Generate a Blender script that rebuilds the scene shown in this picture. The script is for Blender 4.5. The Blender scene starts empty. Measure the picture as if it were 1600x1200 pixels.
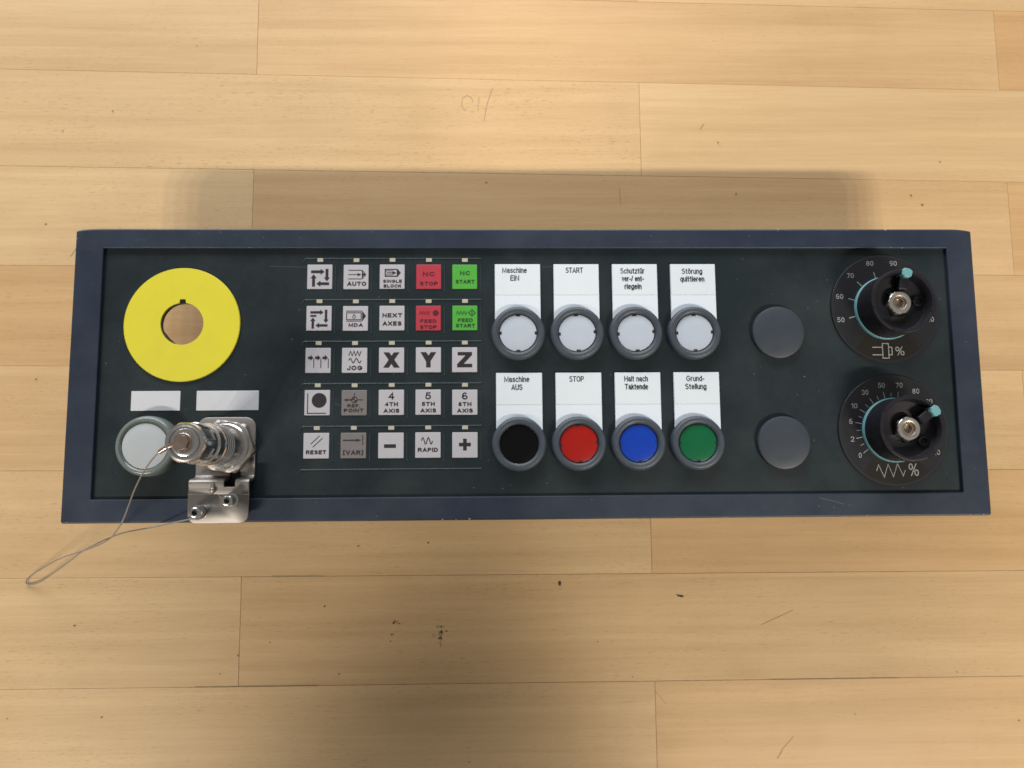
import bpy, bmesh, math, random
from mathutils import Vector, Matrix, Euler
random.seed(7)
S = 0.001                      # all lengths below are millimetres
scene = bpy.context.scene
C = scene.collection
H = 60.0                       # height of the panel's front above the table top

# ------------------------------------------------------------------ camera
cam_data = bpy.data.cameras.new('camera')
cam = bpy.data.objects.new('camera', cam_data); C.objects.link(cam)
cam_data.sensor_width = 36.0
cam_data.lens = 1224.9 / 1600 * 36
cam_data.clip_start = 0.01; cam_data.clip_end = 50
cam.location = (-21.8*S, -52.4*S, (410.64 + H)*S)
cam.rotation_euler = (0.110715, -0.026471, -0.007468)
scene.camera = cam

# ------------------------------------------------------------------ room light
world = bpy.data.worlds.new('World'); scene.world = world; world.use_nodes = True
bg = world.node_tree.nodes['Background']
bg.inputs[0].default_value = (1.0, 0.93, 0.82, 1); bg.inputs[1].default_value = 0.25

def lamp(name, loc, target, sx, sy, power, col, kind='AREA'):
    d = bpy.data.lights.new(name, kind); o = bpy.data.objects.new(name, d); C.objects.link(o)
    if kind == 'AREA':
        d.shape = 'RECTANGLE'; d.size = sx; d.size_y = sy
    d.energy = power; d.color = col
    o.location = loc
    o.rotation_euler = (Vector(target) - Vector(loc)).to_track_quat('-Z', 'Y').to_euler()
    return o
def spot(name, loc, target, half_deg, blend, power, col, radius=0.08):
    o = lamp(name, loc, target, 0, 0, power, col, 'SPOT')
    o.data.spot_size = math.radians(2*half_deg); o.data.spot_blend = blend; o.data.shadow_soft_size = radius
    return o
WARM = (1.0, 0.90, 0.74)
lamp('window_light', (-0.30, 1.45, 0.62), (-0.05, 0.0, 0), 2.0, 0.50, 44, (0.98, 0.98, 0.97))
for x_ in (-1.4, -1.2, -1.0, -0.8):                 # added spots, left and right; the gap between cones stands for someone's shadow
    spot('shadow_gap_spot', (x_, -1.30, 1.50), (-0.40, 0.10, 0), 11.7, 0.38, 35, WARM, 0.045)
for x_ in (0.75, 0.88, 1.0, 1.15, 1.35):
    spot('shadow_gap_spot', (x_, -1.30, 1.50), (0.50, -0.04, 0), 14.3, 0.16, 38, WARM, 0.035)

scene.cycles.max_bounces = 6; scene.cycles.diffuse_bounces = 3; scene.cycles.glossy_bounces = 4
scene.cycles.transmission_bounces = 2; scene.cycles.caustics_reflective = False; scene.cycles.caustics_refractive = False
scene.cycles.filter_width = 1.6
scene.view_settings.view_transform = 'Standard'
scene.view_settings.look = 'None'
scene.view_settings.exposure = -0.30
scene.view_settings.gamma = 1.0
scene.view_settings.use_curve_mapping = False

# ------------------------------------------------------------------ materials
def nt(name):
    m = bpy.data.materials.new(name); m.use_nodes = True
    t = m.node_tree; b = t.nodes['Principled BSDF']
    return m, t, b
def N(t, kind, **kw):
    n = t.nodes.new(kind)
    for k, v in kw.items(): setattr(n, k, v)
    return n
def plastic(name, col, rough=0.45, bump=0.0, bscale=2500, var=0.0, vscale=60, spec=0.5, coat=0.0, rvar=0.0, dust=0.0):
    m, t, b = nt(name)
    b.inputs['Base Color'].default_value = (*col, 1)
    b.inputs['Roughness'].default_value = rough
    b.inputs['Specular IOR Level'].default_value = spec
    b.inputs['Coat Weight'].default_value = coat
    b.inputs['Coat Roughness'].default_value = 0.15
    co = N(t, 'ShaderNodeTexCoord')
    if var or rvar:
        n = N(t, 'ShaderNodeTexNoise'); n.inputs['Scale'].default_value = vscale; n.inputs['Detail'].default_value = 6
        n.inputs['Roughness'].default_value = 0.65
        t.links.new(co.outputs['Object'], n.inputs['Vector'])
    if var:
        r = N(t, 'ShaderNodeValToRGB')
        r.color_ramp.elements[0].position = 0.3; r.color_ramp.elements[1].position = 0.7
        r.color_ramp.elements[0].color = (*[c*(1-var) for c in col], 1)
        r.color_ramp.elements[1].color = (*[min(1, c*(1+var)) for c in col], 1)
        t.links.new(n.outputs['Fac'], r.inputs['Fac']); t.links.new(r.outputs['Color'], b.inputs['Base Color'])
    if dust:
        d1 = N(t, 'ShaderNodeTexVoronoi'); d1.inputs['Scale'].default_value = 260; d1.inputs['Randomness'].default_value = 1
        t.links.new(co.outputs['Object'], d1.inputs['Vector'])
        th_ = N(t, 'ShaderNodeMapRange'); th_.inputs[1].default_value = .10; th_.inputs[2].default_value = .045; th_.inputs[3].default_value = 0; th_.inputs[4].default_value = 1
        t.links.new(d1.outputs['Distance'], th_.inputs[0])
        sep = N(t, 'ShaderNodeSeparateColor'); t.links.new(d1.outputs['Color'], sep.inputs[0])
        pick = N(t, 'ShaderNodeMath', operation='GREATER_THAN'); pick.inputs[1].default_value = .90; t.links.new(sep.outputs[0], pick.inputs[0])
        mul = N(t, 'ShaderNodeMath', operation='MULTIPLY'); t.links.new(th_.outputs[0], mul.inputs[0]); t.links.new(pick.outputs[0], mul.inputs[1])
        film = N(t, 'ShaderNodeTexNoise'); film.inputs['Scale'].default_value = 14; film.inputs['Detail'].default_value = 7; film.inputs['Roughness'].default_value = .7
        t.links.new(co.outputs['Object'], film.inputs['Vector'])
        fr_ = N(t, 'ShaderNodeMapRange'); fr_.inputs[1].default_value = .45; fr_.inputs[2].default_value = .75; fr_.inputs[3].default_value = 0; fr_.inputs[4].default_value = .055
        t.links.new(film.outputs['Fac'], fr_.inputs[0])
        amt = N(t, 'ShaderNodeMath', operation='MULTIPLY_ADD'); amt.inputs[1].default_value = dust; t.links.new(mul.outputs[0], amt.inputs[0]); t.links.new(fr_.outputs[0], amt.inputs[2])
        mx = N(t, 'ShaderNodeMixRGB'); mx.inputs[2].default_value = (.30, .31, .32, 1)
        t.links.new(amt.outputs[0], mx.inputs[0])
        if var: t.links.new(r.outputs['Color'], mx.inputs[1])
        else: mx.inputs[1].default_value = (*col, 1)
        t.links.new(mx.outputs[0], b.inputs['Base Color'])
    if rvar:
        mr = N(t, 'ShaderNodeMapRange'); mr.inputs[1].default_value = .3; mr.inputs[2].default_value = .7
        mr.inputs[3].default_value = rough - rvar; mr.inputs[4].default_value = rough + rvar
        t.links.new(n.outputs['Fac'], mr.inputs[0]); t.links.new(mr.outputs[0], b.inputs['Roughness'])
    if bump:
        n2 = N(t, 'ShaderNodeTexNoise'); n2.inputs['Scale'].default_value = bscale; n2.inputs['Detail'].default_value = 3
        bp = N(t, 'ShaderNodeBump'); bp.inputs['Strength'].default_value = bump; bp.inputs['Distance'].default_value = 0.0001
        t.links.new(co.outputs['Object'], n2.inputs['Vector']); t.links.new(n2.outputs['Fac'], bp.inputs['Height'])
        t.links.new(bp.outputs['Normal'], b.inputs['Normal'])
    return m
def metal(name, col, rough=0.2, rvar=0.1, bscale=400, bump=0.05, stretch=(1, 1, 1)):
    m, t, b = nt(name)
    b.inputs['Metallic'].default_value = 1
    b.inputs['Base Color'].default_value = (*col, 1)
    co = N(t, 'ShaderNodeTexCoord'); mp = N(t, 'ShaderNodeMapping'); mp.inputs['Scale'].default_value = stretch
    n = N(t, 'ShaderNodeTexNoise'); n.inputs['Scale'].default_value = bscale; n.inputs['Detail'].default_value = 5
    t.links.new(co.outputs['Object'], mp.inputs['Vector']); t.links.new(mp.outputs[0], n.inputs['Vector'])
    mr = N(t, 'ShaderNodeMapRange'); mr.inputs[3].default_value = max(.02, rough-rvar); mr.inputs[4].default_value = rough+rvar
    t.links.new(n.outputs['Fac'], mr.inputs[0]); t.links.new(mr.outputs[0], b.inputs['Roughness'])
    bp = N(t, 'ShaderNodeBump'); bp.inputs['Strength'].default_value = bump; bp.inputs['Distance'].default_value = 0.0002
    t.links.new(n.outputs['Fac'], bp.inputs['Height']); t.links.new(bp.outputs['Normal'], b.inputs['Normal'])
    return m

def wood_material():
    m, t, b = nt('beech_wood')
    L = t.links.new
    co = N(t, 'ShaderNodeTexCoord')
    seed = N(t, 'ShaderNodeAttribute', attribute_type='OBJECT', attribute_name='seed')
    tone = N(t, 'ShaderNodeAttribute', attribute_type='OBJECT', attribute_name='tone')
    red = N(t, 'ShaderNodeAttribute', attribute_type='OBJECT', attribute_name='redness')
    fleck = N(t, 'ShaderNodeAttribute', attribute_type='OBJECT', attribute_name='fleck')
    sv = N(t, 'ShaderNodeCombineXYZ'); L(seed.outputs['Fac'], sv.inputs[0]); L(seed.outputs['Fac'], sv.inputs[2])
    add = N(t, 'ShaderNodeVectorMath', operation='ADD'); L(co.outputs['Object'], add.inputs[0]); L(sv.outputs[0], add.inputs[1])
    def mapped(scale, rot=0.0):
        mp = N(t, 'ShaderNodeMapping'); mp.inputs['Scale'].default_value = scale; mp.inputs['Rotation'].default_value = (0, 0, rot)
        L(add.outputs[0], mp.inputs['Vector']); return mp
    def noise(mp, sc, det=4, rough=0.55, dist=0.0):
        n = N(t, 'ShaderNodeTexNoise'); n.inputs['Scale'].default_value = sc; n.inputs['Detail'].default_value = det
        n.inputs['Roughness'].default_value = rough; n.inputs['Distortion'].default_value = dist
        L(mp.outputs[0], n.inputs['Vector']); return n
    def mrange(src, a, b_, c, d):
        r = N(t, 'ShaderNodeMapRange'); r.inputs[1].default_value = a; r.inputs[2].default_value = b_
        r.inputs[3].default_value = c; r.inputs[4].default_value = d; L(src, r.inputs[0]); return r.outputs[0]
    def math_(op, a, b_):
        n = N(t, 'ShaderNodeMath', operation=op)
        for i, v in enumerate((a, b_)):
            if isinstance(v, (int, float)): n.inputs[i].default_value = v
            else: L(v, n.inputs[i])
        return n.outputs[0]
    broad = noise(mapped((2.2, 14, 14)), 1.6, 3, 0.5, 0.6)                # slow colour drift along a stave
    bands = noise(mapped((1.6, 60, 60)), 2.2, 3, 0.6, 0.5)                # growth bands a few mm wide
    fine = noise(mapped((14, 420, 420)), 2.6, 3, 0.6)                # fine grain
    pores = noise(mapped((190, 1500, 1500), 0.05), 1.0, 1, 0.5)      # short dark ray flecks
    pores2 = noise(mapped((330, 2100, 2100), -0.12), 1.0, 1, 0.5)
    patch = noise(mapped((6, 22, 22)), 2.0, 2, 0.5)
    grime = noise(mapped((9, 9, 9)), 1.3, 4, 0.6)
    r = N(t, 'ShaderNodeValToRGB')
    e = r.color_ramp.elements
    e[0].position = 0.22; e[0].color = (0.455, 0.295, 0.152, 1)
    e[1].position = 0.80; e[1].color = (0.715, 0.525, 0.305, 1)
    f = math_('ADD', math_('MULTIPLY', broad.outputs['Fac'], 0.46), math_('MULTIPLY', bands.outputs['Fac'], 0.46))
    f = math_('ADD', f, math_('MULTIPLY', fine.outputs['Fac'], 0.22))
    f = math_('ADD', math_('SUBTRACT', f, 0.03), tone.outputs['Fac'])
    L(f, r.inputs['Fac'])
    mixr = N(t, 'ShaderNodeMixRGB', blend_type='MULTIPLY')
    L(red.outputs['Fac'], mixr.inputs[0]); L(r.outputs['Color'], mixr.inputs[1]); mixr.inputs[2].default_value = (0.98, 0.86, 0.74, 1)
    p1 = mrange(pores.outputs['Fac'], 0.62, 0.76, 0, .8)
    p2 = mrange(pores2.outputs['Fac'], 0.63, 0.78, 0, 0.6)
    pm = math_('MAXIMUM', p1, p2)
    pm = math_('MULTIPLY', pm, mrange(patch.outputs['Fac'], 0.35, 0.65, 0.25, 1.0))
    pm = math_('MULTIPLY', pm, fleck.outputs['Fac'])
    mix = N(t, 'ShaderNodeMixRGB', blend_type='MULTIPLY')
    L(pm, mix.inputs[0]); L(mixr.outputs[0], mix.inputs[1]); mix.inputs[2].default_value = (0.60, 0.48, 0.36, 1)
    mix2 = N(t, 'ShaderNodeMixRGB', blend_type='MULTIPLY')
    L(mrange(grime.outputs['Fac'], 0.52, 0.78, 0, 0.30), mix2.inputs[0]); L(mix.outputs[0], mix2.inputs[1]); mix2.inputs[2].default_value = (0.74, 0.66, 0.56, 1)
    L(mix2.outputs[0], b.inputs['Base Color'])
    L(mrange(grime.outputs['Fac'], 0.3, 0.7, 0.36, 0.52), b.inputs['Roughness'])
    b.inputs['Specular IOR Level'].default_value = 0.42
    hgt = math_('SUBTRACT', math_('MULTIPLY', fine.outputs['Fac'], 0.5), math_('MULTIPLY', pm, 0.8))
    bp = N(t, 'ShaderNodeBump'); bp.inputs['Strength'].default_value = 0.20; bp.inputs['Distance'].default_value = 0.00012
    L(hgt, bp.inputs['Height']); L(bp.outputs['Normal'], b.inputs['Normal'])
    return m

M = {
 'wood': wood_material(),
 'glue': plastic('dark_glue_line', (0.13, 0.075, 0.035), 0.7),
 'frame': plastic('frame_slate_blue', (0.0148, 0.0255, 0.0500), 0.46, bump=0.25, bscale=3500, var=0.10, vscale=45, rvar=0.06, dust=0.35),
 'face': plastic('overlay_dark_green_grey', (0.0090, 0.0180, 0.0240), 0.46, bump=0.18, bscale=4000, spec=0.36, var=0.12, vscale=30, rvar=0.06, dust=0.35),
 'ridge': plastic('overlay_embossed', (0.024, 0.040, 0.050), 0.35, rvar=0.05),  # overlay colour made paler to carry the ridge highlights
 'housing': plastic('housing_grey', (0.08, 0.085, 0.09), 0.5, bump=0.1),
 'yellow': plastic('yellow_plastic', (0.69, 0.635, 0.036), 0.5, bump=0.25, bscale=3000, var=0.03, vscale=80, dust=0.12),
 'white': plastic('white_label_plastic', (0.67, 0.76, 0.88), 0.42, var=0.02, vscale=90),
 'insert': plastic('paper_insert', (0.65, 0.73, 0.83), 0.5, var=0.025, vscale=70),
 'strip': plastic('milky_strip', (0.60, 0.63, 0.70), 0.35, var=0.03, vscale=120),
 'bezel': plastic('bezel_grey_blue', (0.045, 0.060, 0.084), 0.46, bump=0.2, bscale=3500, var=0.08, vscale=140, rvar=0.08, dust=0.35),
 'plug': plastic('plug_grey', (0.032, 0.043, 0.062), 0.5, bump=0.3, bscale=3500, var=0.07, vscale=90, dust=0.35),
 'cap_white': plastic('cap_white', (0.44, 0.51, 0.63), 0.38, var=0.02, vscale=90),
 'cap_black': plastic('cap_black', (0.003, 0.003, 0.004), 0.30, spec=0.2),
 'cap_red': plastic('cap_red', (0.33, 0.006, 0.004), 0.3, coat=0.2, var=0.08, vscale=60),
 'cap_blue': plastic('cap_blue', (0.001, 0.042, 0.40), 0.3, coat=0.2, var=0.08, vscale=60),
 'cap_green': plastic('cap_green', (0.0, 0.110, 0.042), 0.3, coat=0.2, var=0.08, vscale=60),
 'notch': plastic('notch_dark', (0.012, 0.014, 0.02), 0.5),
 'key_white': plastic('key_film_white', (0.44, 0.445, 0.51), 0.4, var=0.03, vscale=150),
 'key_grey': plastic('key_film_grey', (0.175, 0.168, 0.178), 0.4, var=0.05, vscale=150),
 'key_red': plastic('key_film_red', (0.40, 0.040, 0.065), 0.4, var=0.04, vscale=150),
 'key_green': plastic('key_film_green', (0.075, 0.37, 0.052), 0.4, var=0.04, vscale=150),
 'ink': plastic('ink_dark', (0.020, 0.015, 0.022), 0.5),
 'ink_label': plastic('ink_blue_black', (0.014, 0.018, 0.036), 0.5),
 'ink_red': plastic('ink_on_red', (0.085, 0.008, 0.018), 0.5),
 'ink_green': plastic('ink_on_green', (0.012, 0.070, 0.014), 0.5),
 'ink_grey': plastic('ink_on_grey', (0.035, 0.026, 0.028), 0.5),
 'led': plastic('led_window', (0.44, 0.44, 0.36), 0.3),
 'dial': plastic('dial_black', (0.013, 0.014, 0.019), 0.42, rvar=0.06, vscale=80),
 'dial2': plastic('dial_warm_black', (0.016, 0.013, 0.012), 0.36),
 'dial_ink': plastic('dial_print', (0.36, 0.38, 0.40), 0.5),
 'cyan': plastic('cyan_plastic', (0.14, 0.35, 0.41), 0.45),
 'knob': plastic('knob_black', (0.010, 0.010, 0.016), 0.48, rvar=0.06, vscale=300, spec=0.35),
 'knob_rib': plastic('knob_grey_black', (0.020, 0.020, 0.028), 0.5),
 'steel': metal('brushed_stainless', (0.37, 0.35, 0.34), 0.50, 0.05, 300, 0.04, (1, 12, 1)),
 'nickel': metal('nickel', (0.80, 0.79, 0.76), 0.30, 0.07, 500, 0.03),
 'chrome': metal('chrome', (0.70, 0.71, 0.73), 0.20, 0.06, 600, 0.02),
 'tinted_metal': metal('bolt_reflection_tint', (0.50, 0.40, 0.345), 0.3, 0.08),  # brown of the table's reflection put into the metal colour
 'brass': metal('shaft_metal', (0.42, 0.35, 0.30), 0.4, 0.1),
 'cable': plastic('steel_cable', (0.24, 0.235, 0.24), 0.35, bump=0.4, bscale=2500, var=0.2, vscale=900),
 'lens': plastic('smoky_lens_ring', (0.150, 0.185, 0.185), 0.25, coat=0.2),
 'lens2': plastic('smoky_lens_inner', (0.105, 0.135, 0.14), 0.25),
 'lens_white': plastic('lens_white', (0.42, 0.465, 0.51), 0.4, var=0.02, vscale=100),
 'chip': plastic('paint_chip', (0.42, 0.42, 0.42), 0.6),
 'scuff': plastic('faint_scuff', (0.085, 0.10, 0.115), 0.5),
 'stain': plastic('ink_stain', (0.045, 0.030, 0.018), 0.6, var=0.4, vscale=900),
 'stain_soft': plastic('soft_stain', (0.25, 0.165, 0.09), 0.6, var=0.2, vscale=700),
 'pencil': plastic('pencil_line', (0.38, 0.28, 0.17), 0.5, var=0.2, vscale=900),
 'scratch': plastic('pale_scratch', (0.72, 0.60, 0.42), 0.35),
}

# ------------------------------------------------------------------ helpers
def obj(name, mesh, mat, parent=None, loc=(0, 0, 0), rot=0.0, smooth=False):
    o = bpy.data.objects.new(name, mesh); C.objects.link(o)
    if mat is not None and not mesh.materials: mesh.materials.append(M[mat])
    if smooth:
        for p in mesh.polygons: p.use_smooth = True
        try: mesh.set_sharp_from_angle(angle=math.radians(smooth if smooth is not True else 35))
        except Exception: pass
    o.parent = parent
    o.location = [v*S for v in loc]; o.rotation_euler = (0, 0, rot)
    return o
def mesh_of(bm, name):
    bmesh.ops.recalc_face_normals(bm, faces=bm.faces)
    bmesh.ops.scale(bm, vec=(S, S, S), verts=bm.verts)
    me = bpy.data.meshes.new(name); bm.to_mesh(me); bm.free(); return me
def raw(name, v, f):
    me = bpy.data.meshes.new(name); me.from_pydata([(a*S, b*S, c*S) for a, b, c in v], [], f); me.update(); return me

def lathe(profile, n=64, clip=None, cap0=False, cap1=False, name='lathe'):
    """profile: list of (radius, z); clip: {index: apothem} turns that ring into a hexagon with round corners"""
    bm = bmesh.new(); rings = []
    for i, (r, z) in enumerate(profile):
        ring = []
        for k in range(n):
            a = 2*math.pi*k/n; rr = r
            if clip and i in clip:
                da = (a + math.pi/6) % (math.pi/3) - math.pi/6
                rr = min(r, clip[i]/math.cos(da))
            ring.append(bm.verts.new((rr*math.cos(a), rr*math.sin(a), z)))
        rings.append(ring)
    for a, b in zip(rings, rings[1:]):
        for k in range(n): bm.faces.new((a[k], a[(k+1) % n], b[(k+1) % n], b[k]))
    if cap0: bm.faces.new(rings[0])
    if cap1: bm.faces.new(rings[-1])
    return mesh_of(bm, name)
def rrect(x0, x1, y0, y1, r, k=5):
    """counter-clockwise outline; r = (bl, br, tr, tl) radii, each a number or (rx, ry)"""
    if isinstance(r, (int, float)): r = (r,)*4
    out = []
    for (cx, cy, sx, sy, a0), q in zip(((x0, y0, 1, 1, math.pi), (x1, y0, -1, 1, 1.5*math.pi), (x1, y1, -1, -1, 0), (x0, y1, 1, -1, .5*math.pi)), r):
        rx, ry = q if isinstance(q, tuple) else (q, q)
        ox, oy = cx + sx*rx, cy + sy*ry
        for i in range(k+1):
            a = a0 + .5*math.pi*i/k
            out.append((ox + rx*math.cos(a), oy + ry*math.sin(a)))
    return out
def loops(ls, cap0=False, cap1=False, name='loft'):
    """ls: list of (outline, z) with equal point counts, skinned in order"""
    bm = bmesh.new(); R = [[bm.verts.new((x, y, z)) for x, y in o] for o, z in ls]; n = len(R[0])
    for a, b in zip(R, R[1:]):
        for k in range(n): bm.faces.new((a[k], a[(k+1) % n], b[(k+1) % n], b[k]))
    if cap0: bm.faces.new(R[0])
    if cap1: bm.faces.new(R[-1])
    return mesh_of(bm, name)
def inset(o, d):
    n = len(o); res = []
    for i in range(n):
        p, q, r = Vector(o[i-1]), Vector(o[i]), Vector(o[(i+1) % n])
        a = (q-p); b = (r-q)
        if a.length < 1e-6: a = b
        if b.length < 1e-6: b = a
        nn = Vector((-(a.y/a.length + b.y/b.length), a.x/a.length + b.x/b.length))
        if nn.length > 1e-6: nn.normalize()
        res.append((q.x + nn.x*d, q.y + nn.y*d))
    return res
def slab(o, z0, z1, bev=0.3, name='slab'):
    return loops([(o, z0), (o, z1-bev), (inset(o, bev*.35), z1-bev*.35), (inset(o, bev), z1)], True, True, name)
def tube(pts, rad, seg=8, name='tube'):
    bm = bmesh.new(); rings = []; P = [Vector(p) for p in pts]; up = Vector((0.3, 0.2, 1)).normalized()
    for i, p in enumerate(P):
        d = (P[min(i+1, len(P)-1)] - P[max(i-1, 0)]).normalized()
        u = d.cross(up)
        if u.length < 1e-3: u = d.cross(Vector((1, 0, 0)))
        u.normalize(); w = d.cross(u)
        r = rad[i] if isinstance(rad, (list, tuple)) else rad
        rings.append([bm.verts.new(p + (u*math.cos(2*math.pi*k/seg) + w*math.sin(2*math.pi*k/seg))*r) for k in range(seg)])
    for a, b in zip(rings, rings[1:]):
        for k in range(seg): bm.faces.new((a[k], a[(k+1) % seg], b[(k+1) % seg], b[k]))
    bm.faces.new(rings[0]); bm.faces.new(rings[-1])
    return mesh_of(bm, name)
def catmull(pts, n=8):
    P = [Vector(p) for p in pts]; P = [P[0]*2-P[1]] + P + [P[-1]*2-P[-2]]; out = []
    for i in range(1, len(P)-2):
        for k in range(n):
            t = k/n; a, b, c, d = P[i-1:i+3]
            out.append(.5*((2*b) + (c-a)*t + (2*a-5*b+4*c-d)*t*t + (3*b-a-3*c+d)*t**3))
    out.append(P[-2]); return out

# ---- flat print: a small collector of strokes, polygons and lettering, linked as one mesh
def arc(cx, cy, rx, ry, a0, a1, n=12):
    return [(cx+rx*math.cos(math.radians(a0+(a1-a0)*i/n)), cy+ry*math.sin(math.radians(a0+(a1-a0)*i/n))) for i in range(n+1)]
XH = .73
bowl = lambda w=.46: arc(w/2, XH/2, w/2, XH/2, 0, 360, 20)
GL = {
 'A': (.72, [[(0, 0), (.36, 1), (.72, 0)], [(.15, .30), (.57, .30)]]),
 'B': (.62, [[(.0, .53), (0, 1), (.34, 1)]+arc(.34, .765, .24, .235, 90, -90)[1:]+[(0, .53)], [(0, .53), (.34, .53)]+arc(.34, .265, .28, .265, 90, -90)[1:]+[(0, 0), (0, .53)]]),
 'C': (.68, [arc(.36, .5, .36, .5, 42, 318, 20)]),
 'D': (.66, [[(0, 0), (0, 1), (.26, 1)]+arc(.26, .5, .40, .5, 90, -90)[1:]+[(0, 0)]]),
 'E': (.54, [[(.54, 1), (0, 1), (0, 0), (.54, 0)], [(0, .52), (.48, .52)]]),
 'F': (.52, [[(.52, 1), (0, 1), (0, 0)], [(0, .50), (.44, .50)]]),
 'G': (.72, [arc(.36, .5, .36, .5, 45, 340, 20)+[(.72, .47), (.42, .47)]]),
 'H': (.62, [[(0, 0), (0, 1)], [(.62, 0), (.62, 1)], [(0, .52), (.62, .52)]]),
 'I': (.0, [[(0, 0), (0, 1)]]),
 'J': (.46, [[(.46, 1)]+arc(.23, .24, .23, .24, 0, -175)]),
 'K': (.64, [[(0, 0), (0, 1)], [(.62, 1), (.02, .38)], [(.22, .58), (.64, 0)]]),
 'L': (.50, [[(0, 1), (0, 0), (.50, 0)]]),
 'M': (.76, [[(0, 0), (0, 1), (.38, .12), (.76, 1), (.76, 0)]]),
 'N': (.62, [[(0, 0), (0, 1), (.62, 0), (.62, 1)]]),
 'O': (.74, [arc(.37, .5, .37, .5, 0, 360, 26)]),
 'P': (.58, [[(0, 0), (0, 1), (.32, 1)]+arc(.32, .73, .26, .27, 90, -90)[1:]+[(0, .46)]]),
 'R': (.62, [[(0, 0), (0, 1), (.34, 1)]+arc(.34, .74, .26, .26, 90, -90)[1:]+[(0, .48)], [(.36, .46), (.62, 0)]]),
 'S': (.60, [arc(.30, .765, .27, .235, 38, 265)+arc(.30, .265, .30, .265, 82, -142)]),
 'T': (.62, [[(0, 1), (.62, 1)], [(.31, 1), (.31, 0)]]),
 'U': (.62, [[(0, 1)]+arc(.31, .31, .31, .31, 180, 360)+[(.62, 1)]]),
 'V': (.68, [[(0, 1), (.34, 0), (.68, 1)]]),
 'X': (.68, [[(0, 0), (.68, 1)], [(0, 1), (.68, 0)]]),
 'Y': (.68, [[(0, 1), (.34, .48), (.68, 1)], [(.34, .48), (.34, 0)]]),
 'Z': (.62, [[(0, 1), (.62, 1), (0, 0), (.62, 0)]]),
 '0': (.46, [arc(.23, .5, .23, .5, 0, 360, 22)]),
 '1': (.22, [[(0, .78), (.22, 1), (.22, 0)]]),
 '2': (.46, [arc(.23, .74, .23, .26, 170, -30)+[(0, 0), (.46, 0)]]),
 '3': (.46, [arc(.22, .75, .21, .25, 160, -90)+arc(.22, .26, .24, .26, 80, -160)]),
 '4': (.50, [[(.38, 0), (.38, 1), (0, .30), (.50, .30)]]),
 '5': (.46, [[(.42, 1), (.08, 1), (.03, .52)]+arc(.22, .32, .24, .32, 125, -155)]),
 '6': (.46, [arc(.24, .5, .24, .5, 60, 180)+arc(.23, .28, .23, .28, 180, 540)[1:]]),
 '7': (.46, [[(0, 1), (.46, 1), (.16, 0)]]),
 '8': (.46, [arc(.23, .76, .19, .24, 0, 360, 18), arc(.23, .27, .23, .27, 0, 360, 20)]),
 '9': (.46, [arc(.22, .5, .24, .5, -120, 0)+arc(.23, .69, .23, .31, 0, 360)[1:]]),
 '%': (.92, [arc(.19, .76, .17, .24, 0, 360, 16), arc(.73, .24, .17, .24, 0, 360, 16), [(.22, 0), (.70, 1)]]),
 '.': (.02, [[(0, 0), (.02, 0)]]), '-': (.26, [[(0, .38), (.26, .38)]]), '/': (.30, [[(0, 0), (.30, 1)]]), ' ': (.16, []),
 '[': (.18, [[(.18, 1.08), (0, 1.08), (0, -.12), (.18, -.12)]]), ']': (.18, [[(0, 1.08), (.18, 1.08), (.18, -.12), (0, -.12)]]),
 'a': (.46, [[(.03, .55)]+arc(.22, .55, .20, .18, 160, 0)+[(.43, .10), (.47, 0)], arc(.22, .20, .21, .20, 60, 330)+[(.42, .30)]]),
 'c': (.42, [arc(.23, XH/2, .23, XH/2, 45, 315, 16)]),
 'd': (.46, [bowl(), [(.46, 0), (.46, 1)]]),
 'e': (.46, [[(.01, XH/2+.02), (.46, XH/2+.02)]+arc(.23, XH/2, .23, XH/2, 5, 305, 18)]),
 'g': (.46, [bowl(), [(.46, XH)]+arc(.23, -.06, .23, .21, 0, -160)]),
 'h': (.42, [[(0, 0), (0, 1)], [(0, .45)]+arc(.21, .50, .21, .23, 170, 0)+[(.42, 0)]]),
 'i': (.0, [[(0, 0), (0, XH)], [(0, .97), (0, 1.0)]]),
 'k': (.42, [[(0, 0), (0, 1)], [(.40, XH), (.02, .28)], [(.16, .42), (.42, 0)]]),
 'l': (.0, [[(0, 0), (0, 1)]]),
 'n': (.42, [[(0, 0), (0, XH)], [(0, .45)]+arc(.21, .50, .21, .23, 170, 0)+[(.42, 0)]]),
 'q': (.46, [bowl(), [(.46, XH), (.46, -.27)]]),
 'r': (.24, [[(0, 0), (0, XH)], [(0, .42)]+arc(.22, .44, .21, .29, 165, 85)]),
 's': (.40, [arc(.20, .545, .18, .185, 20, 265)+arc(.20, .18, .20, .18, 80, -160)]),
 't': (.26, [[(.11, .95), (.11, .12)]+arc(.22, .12, .11, .12, 180, 275), [(0, XH-.02), (.25, XH-.02)]]),
 'u': (.42, [[(0, XH)]+arc(.21, .23, .21, .23, 180, 350)+[(.42, .30)], [(.42, XH), (.42, 0)]]),
 'v': (.44, [[(0, XH), (.22, 0), (.44, XH)]]),
 'z': (.40, [[(0, XH), (.40, XH), (0, 0), (.40, 0)]]),
 'o': (.46, [bowl()]),
}
GL['ü'] = (.42, GL['u'][1] + [[(.08, .97), (.08, 1.0)], [(.34, .97), (.34, 1.0)]])
GL['ö'] = (.46, GL['o'][1] + [[(.10, .97), (.10, 1.0)], [(.36, .97), (.36, 1.0)]])
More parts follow.
